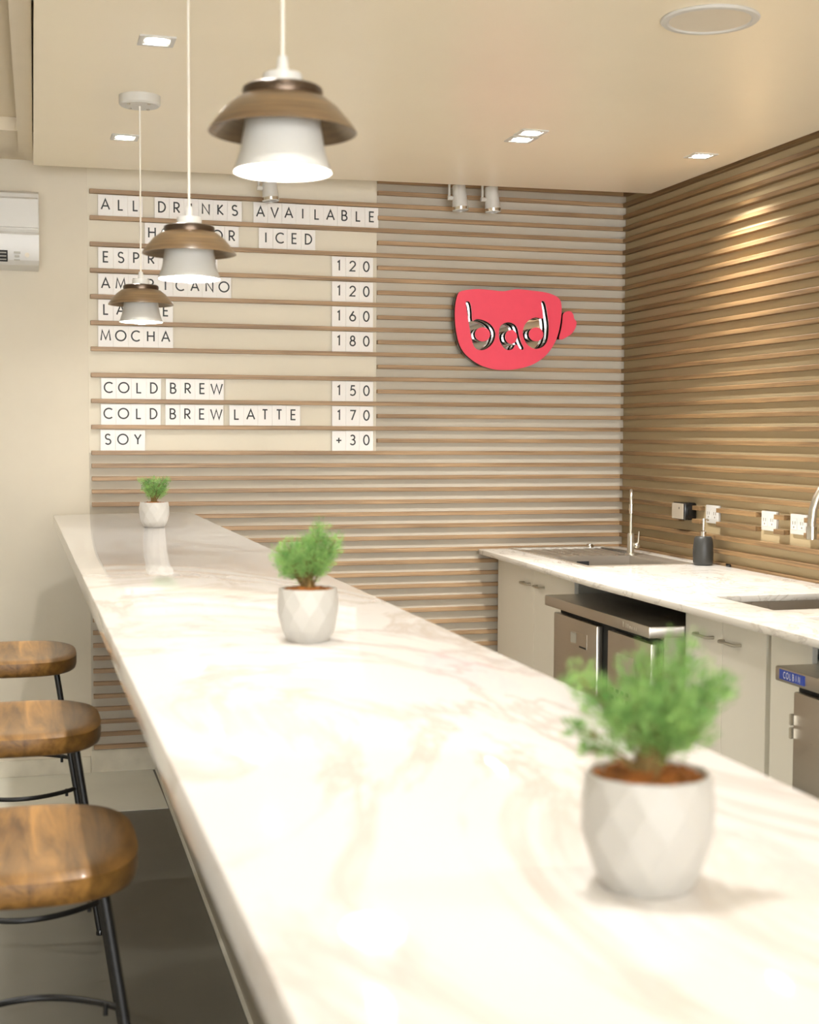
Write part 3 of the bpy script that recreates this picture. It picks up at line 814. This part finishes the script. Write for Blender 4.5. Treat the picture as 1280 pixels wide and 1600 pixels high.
def tub(mb, x0, x1, y0, y1, zt, zb, t=.003):
    mb.box(x0, x0+t, y0, y1, zb, zt).box(x1-t, x1, y0, y1, zb, zt).box(x0+t, x1-t, y0, y0+t, zb, zt).box(x0+t, x1-t, y1-t, y1, zb, zt).box(x0+t, x1-t, y0+t, y1-t, zb, zb+t)
    return mb
# inset sink with drainer
sk = tag(empty('sink', (-.33, -.48, .905)), 'inset steel sink with ribbed drainer in the corner of the worktop', 'sink', 'steel sinks')
o3 = (.33, .48, -.905)
mb = MB()
for b4 in ((-.562, -.108, -.050, -.030), (-.562, -.108, -.926, -.903), (-.562, -.548, -.903, -.050), (-.125, -.108, -.903, -.050), (-.548, -.125, -.525, -.505), (-.200, -.125, -.903, -.525)):
    mb.box(b4[0], b4[1], b4[2], b4[3], .9052, .9085)
mb.move(o3).build('rim', M['sink_steel'], sk)
MB().box(-.548, -.125, -.505, -.050, .896, .900).move(o3).build('drainboard', M['sink_steel'], sk)
for j in range(8):
    x = -.515+.05*j
    MB().tube([(x, -.075, .8990), (x, -.10, .9005), (x, -.47, .9005), (x, -.492, .8990)], .0045, 10).move(o3).build('drainer_rib', M['sink_steel'], sk, smooth=60)
tub(MB(), -.548, -.200, -.896, -.525, .9052, .742).move(o3).build('basin', M['sink_steel'], sk)
MB().box(-.44, -.385, -.5285, -.5275, .865, .888).move(o3).build('overflow', M['dark_gap'], sk)
MB().lathe([(0, .7455), (.038, .7455), (.040, .747), (.034, .7485), (0, .746)], 28, (-.374, -.71, 0)).move(o3).build('drain', M['chrome'], sk, smooth=40)
MB().lathe([(0, .9085), (.018, .9085), (.018, .917), (.014, .923), (0, .923)], 20, (-.20, -.10, 0)).move(o3).build('waste_knob', M['chrome'], sk, smooth=40)
# undermounted bowls
for (y0, y1, lab) in ((-2.29, -1.93, 'undermounted steel sink bowl in the worktop below the arched tap'), (-2.86, -2.44, 'undermounted steel sink bowl cut off by the photo edge, above the blue label')):
    s2 = tag(empty('sink', (-.335, (y0+y1)/2, .883)), lab, 'sink', 'steel sinks')
    oo = (.335, -(y0+y1)/2, -.883)
    zb_ = .70 if y0 > -2.4 else .812
    tub(MB(), -.562, -.108, y0-.007, y1+.007, .8825, zb_).move(oo).build('basin', M['sink_steel'], s2)
    MB().lathe([(r_, zb_+z_) for r_, z_ in ((0, .004), (.038, .004), (.040, .0055), (.034, .007), (0, .0045))], 28, (-.335, (y0+y1)/2, 0)).move(oo).build('drain', M['chrome'], s2, smooth=40)

def make_faucet(name, loc, ang, h, reach, r0, lab):
    r = tag(empty(name, loc, ang), lab, 'faucet', 'faucets')
    MB().lathe([(0, 0), (.026, 0), (.026, .004), (.022, .008), (.0145, .010), (.0145, .085), (.012, .092), (0, .092)], 32).build('base', M['satin'], r, smooth=40)
    R1 = reach/2
    pts = [(0, 0, .085), (0, 0, h-R1)]+[(R1-R1*math.cos(PI*k/14), 0, h-R1+R1*math.sin(PI*k/14)) for k in range(1, 15)]+[(reach, 0, h-R1-.02)]
    MB().tube(pts, r0, 16).build('spout', M['satin'], r, smooth=60)
    MB().tube([(reach, 0, h-R1-.015), (reach, 0, h-R1-.052)], r0*1.25, 18).build('nozzle', M['chrome'], r, smooth=50)
    lv = MB().sphere((0, .024, .040), .0135).build('lever_hub', M['satin'], r, smooth=180)
    MB().tube([(0, .030, .045), (0, .034, .10)], [.0038, .0026], 10).build('lever', M['satin'], lv, smooth=60)
    return r
# the small one's spout points towards the basin
make_faucet('faucet', (-.193, -.5155, .9086), -PI/2-.43, .272, .080, .0068, 'slim steel gooseneck tap standing at the inset corner sink')
make_faucet('faucet', (-.085, -2.245, .9055), PI, .415, .325, .0125, 'steel arched tap with only its spout end in view at the right edge')

# ------------------------------------------------------------------ things on the worktop and side wall
def dispenser(loc, lab, s_=1.0):
    r = tag(empty('soap_dispenser', loc), lab, 'soap dispenser', 'soap dispensers')
    MB().lathe([(0, 0), (.033*s_, 0), (.036*s_, .003), (.0385*s_, .012), (.040*s_, .045), (.0385*s_, .078), (.035*s_, .104), (.030*s_, .1115), (.010, .1125), (0, .1125)], 40).build('bottle', M['black_matt'], r, smooth=35)
    MB().lathe([(0, .1125), (.0115, .1125), (.0115, .131), (.008, .134), (.0055, .135), (.0055, .172), (.0068, .173), (.0068, .182), (0, .184)], 24).build('pump', M['chrome'], r, smooth=40)
    MB().tube([(0, 0, .178), (.028, .022, .178), (.034, .027, .173)], .0038, 10).build('nozzle', M['chrome'], r, smooth=60)
dispenser((-.090, -.960, .9055), 'black soap dispenser with a chrome pump standing against the slats')
dispenser((-.228, -2.375, .9055), 'dark soap dispenser almost wholly outside the right edge, beside the sink bowls', 1.0)

dv = tag(empty('wall_timer', (-.026, -.68, 1.066)), 'small black box with a grey glass front fixed on the slats by the corner', 'wall device')
MB().box(-.034, .0235, -.0545, .0545, 0, .071, .008, 3).build('case', M['black_gloss'], dv, smooth=40)
MB().box(-.0365, -.0335, -.050, .050, .004, .067, .001).build('front_glass', M['mirror_grey'], dv)
MB().box(-.0370, -.0364, -.018, -.012, .044, .052).build('marking', M['dark_gap'], dv)

def outlet(y0, y1, lab):
    r = tag(empty('wall_socket', (-.0005, (y0+y1)/2, 1.062)), lab, 'wall socket', 'white wall sockets')
    w = (y1-y0)/2
    MB().box(-.012, 0, -w, w, 0, .072, .003, 2).build('plate', M['white_plastic'], r, smooth=40)
    for cy in (-.026, .026):
        q = MB().box(-.0135, -.0118, cy-.019, cy+.019, .016, .056, .001).build('socket_face', M['white_plastic'], r)
        MB().box(-.0140, -.0134, cy-.009, cy-.006, .034, .046).box(-.0140, -.0134, cy+.006, cy+.009, .034, .046).box(-.0140, -.0134, cy-.003, cy+.003, .022, .028).build('pin_holes', M['slot'], q)
outlet(-.934, -.828, 'white double wall socket directly above the black soap dispenser')
outlet(-1.368, -1.262, 'white double wall socket in the middle, between two cut slats')
outlet(-1.570, -1.464, 'white double wall socket behind the arched tap spout')
for y, lab in ((-1.055, 'tiny black clip at the worktop back edge, beside the soap dispenser'), (-1.735, 'tiny black clip at the worktop back edge, below the socket by the tap')):
    tag(MB().box(-.008, 0, -.014, .014, 0, .012, .002).build('cable_clip', M['black_gloss'], loc=(-.0275, y, .9053)), lab, 'clip', 'black clips at the back edge')

# ------------------------------------------------------------------ base cabinets
def cabinet(y0, y1, doors, handles, lab, near_top=.883):
    """carcass of panels between y0 (near) and y1 (far), doors in the plane x=-.61"""
    r = tag(empty('base_cabinet', (-.32, (y0+y1)/2, 0)), lab, 'cabinet', 'pale gloss base cabinets')
    oo = (.32, -(y0+y1)/2, 0)
    MB().box(-.592, -.030, y0, y0+.018, .08, near_top).box(-.592, -.030, y1-.018, y1, .08, .883).box(-.592, -.030, y0+.018, y1-.018, .08, .098).box(-.042, -.030, y0+.018, y1-.018, .098, .883).move(oo).build('carcass', M['cab_edge'], r)
    MB().box(-.56, -.54, y0, y1, 0, .08).move(oo).build('plinth', M['cab_edge'], r)
    for (a, b_), hd in zip(doors, handles):
        d = MB().box(-.610, -.5925, a+.0015, b_-.0015, .085, .878, .0015, 1).move(oo).build('door', M['cabinet'], r)
        if hd:
            h0, h1 = hd
            MB().tube([(-.610, h0, .790), (-.628, h0, .790), (-.632, h0+.006, .790), (-.632, h1-.006, .790), (-.628, h1, .790), (-.610, h1, .790)], .005, 10).move(oo).build('handle', M['satin'], d, smooth=40)
cabinet(-.918, -.032, [(-.918, -.482), (-.482, -.032)], [(-.598, -.522), (-.442, -.368)], 'pale gloss base cabinet under the corner sink, two handles side by side')
cabinet(-2.362, -1.842, [(-2.345, -2.086), (-2.086, -1.842)], [(-2.198, -2.098), (-2.030, -1.930)], 'pale gloss two door base cabinet between the two steel refrigerators')
cabinet(-2.600, -2.366, [(-2.585, -2.368)], [None], 'narrow pale gloss base cabinet beside the refrigerator with a blue label', .805)

# ------------------------------------------------------------------ undercounter refrigerators
def fridge(y0, y1, lab, d1, d2, hinge=False):
    """y0 near end, y1 far end"""
    r = tag(empty('undercounter_refrigerator', (-.40, (y0+y1)/2, 0)), lab, 'refrigerator', 'undercounter refrigerators')
    oo = (.40, -(y0+y1)/2, 0)
    MB().box(-.672, -.07, y0+.018, y1-.022, .09, .763).move(oo).build('body', M['steel'], r)
    MB().box(-.735, -.065, y0, y1, .763, .802, .004, 2).move(oo).build('top_slab', M['steel'], r, smooth=40)
    MB().box(-.680, -.672, y0+.03, y1-.03, .10, .752).move(oo).build('door_seal', M['dark_gap'], r)
    for x in (-.60, -.15):
        for y in (y0+.08, y1-.08):
            MB().tube([(x, y, 0), (x, y, .092)], .018, 12).move(oo).build('foot', M['black_steel'], r)
    res = []
    for (a, b_) in (d1, d2):
        res.append(MB().box(-.705, -.680, a, b_, .11, .738, .004, 2).move(oo).build('door', M['steel'], r, smooth=40))
    return r, oo, res
fr1, oo, drs = fridge(-1.838, -.924, 'steel undercounter refrigerator with recessed grips and vent slots, beside the corner sink cabinet', (-1.352, -.945), (-1.790, -1.447))
MB().box(-.7065, -.7045, -1.268, -1.118, .640, .694, .001).move(oo).build('grip_plate', M['steel'], drs[0])
MB().box(-.7075, -.7060, -1.170, -1.118, .650, .688).move(oo).build('grip_recess', M['cab_edge'], drs[0])
MB().box(-.7075, -.7060, -1.262, -1.200, .640, .646).move(oo).build('grip_shadow', M['dark_gap'], drs[0])
MB().box(-.7065, -.7045, -1.665, -1.525, .600, .672, .001).move(oo).build('grip_plate', M['mirror_grey'], drs[1])
for i in range(4):
    for j in range(4):
        y, z = -1.482-.040*i, .545-.026*j
        MB().box(-.7060, -.7046, y-.022, y, z-.012, z, .0005, 1).move(oo).build('vent_slot', M['dark_gap'], drs[1])
mb = MB()
for i, (yy, h) in enumerate(((-1.640, .018), (-1.664, .014), (-1.678, .014), (-1.694, .009), (-1.710, .009), (-1.726, .009), (-1.740, .009))):
    mb.box(-.7362, -.7348, yy-.0026, yy, .776, .776+h)
mb.move(oo).build('worn_lettering', M['satin'], fr1)
fr2, oo, drs = fridge(-3.75, -2.606, 'steel undercounter refrigerator with blue COLBIN label at the right edge of the photo', (-3.14, -2.650), (-3.70, -3.20))
lb = MB().box(-.7365, -.7348, -2.752, -2.630, .771, .797).move(oo).build('name_label', M['blue'], fr2)
lb['label'] = 'blue label with white lettering'
mb = MB()
for i, ch in enumerate('COLBIN'):
    g = MB(); 
    glyph(g, ch, 0, 0, .0155, .0027, 0, 'x')
    wsc = .62
    for v in g.bm.verts:
        mb_v = v.co
        v.co = Vector((-.7368, -2.656-.0142*i-mb_v.y*wsc*1.15, .7765+mb_v.z))
    g.bm.verts.ensure_lookup_table()
    tmp = bpy.data.meshes.new('tmp'); g.bm.to_mesh(tmp); g.bm.free(); mb.bm.from_mesh(tmp); bpy.data.meshes.remove(tmp)
mb.move(oo).build('lettering', M['white_ink'], lb, normals=False)
for z0 in (.612, .648):
    MB().box(-.712, -.695, -2.6485, -2.640, z0, z0+.030, .002, 1).move(oo).build('hinge', M['satin'], drs[0])
for o in list(bpy.data.objects):
    if o.type == 'MESH' and len(o.data.polygons) == 0: raise RuntimeError(o.name)
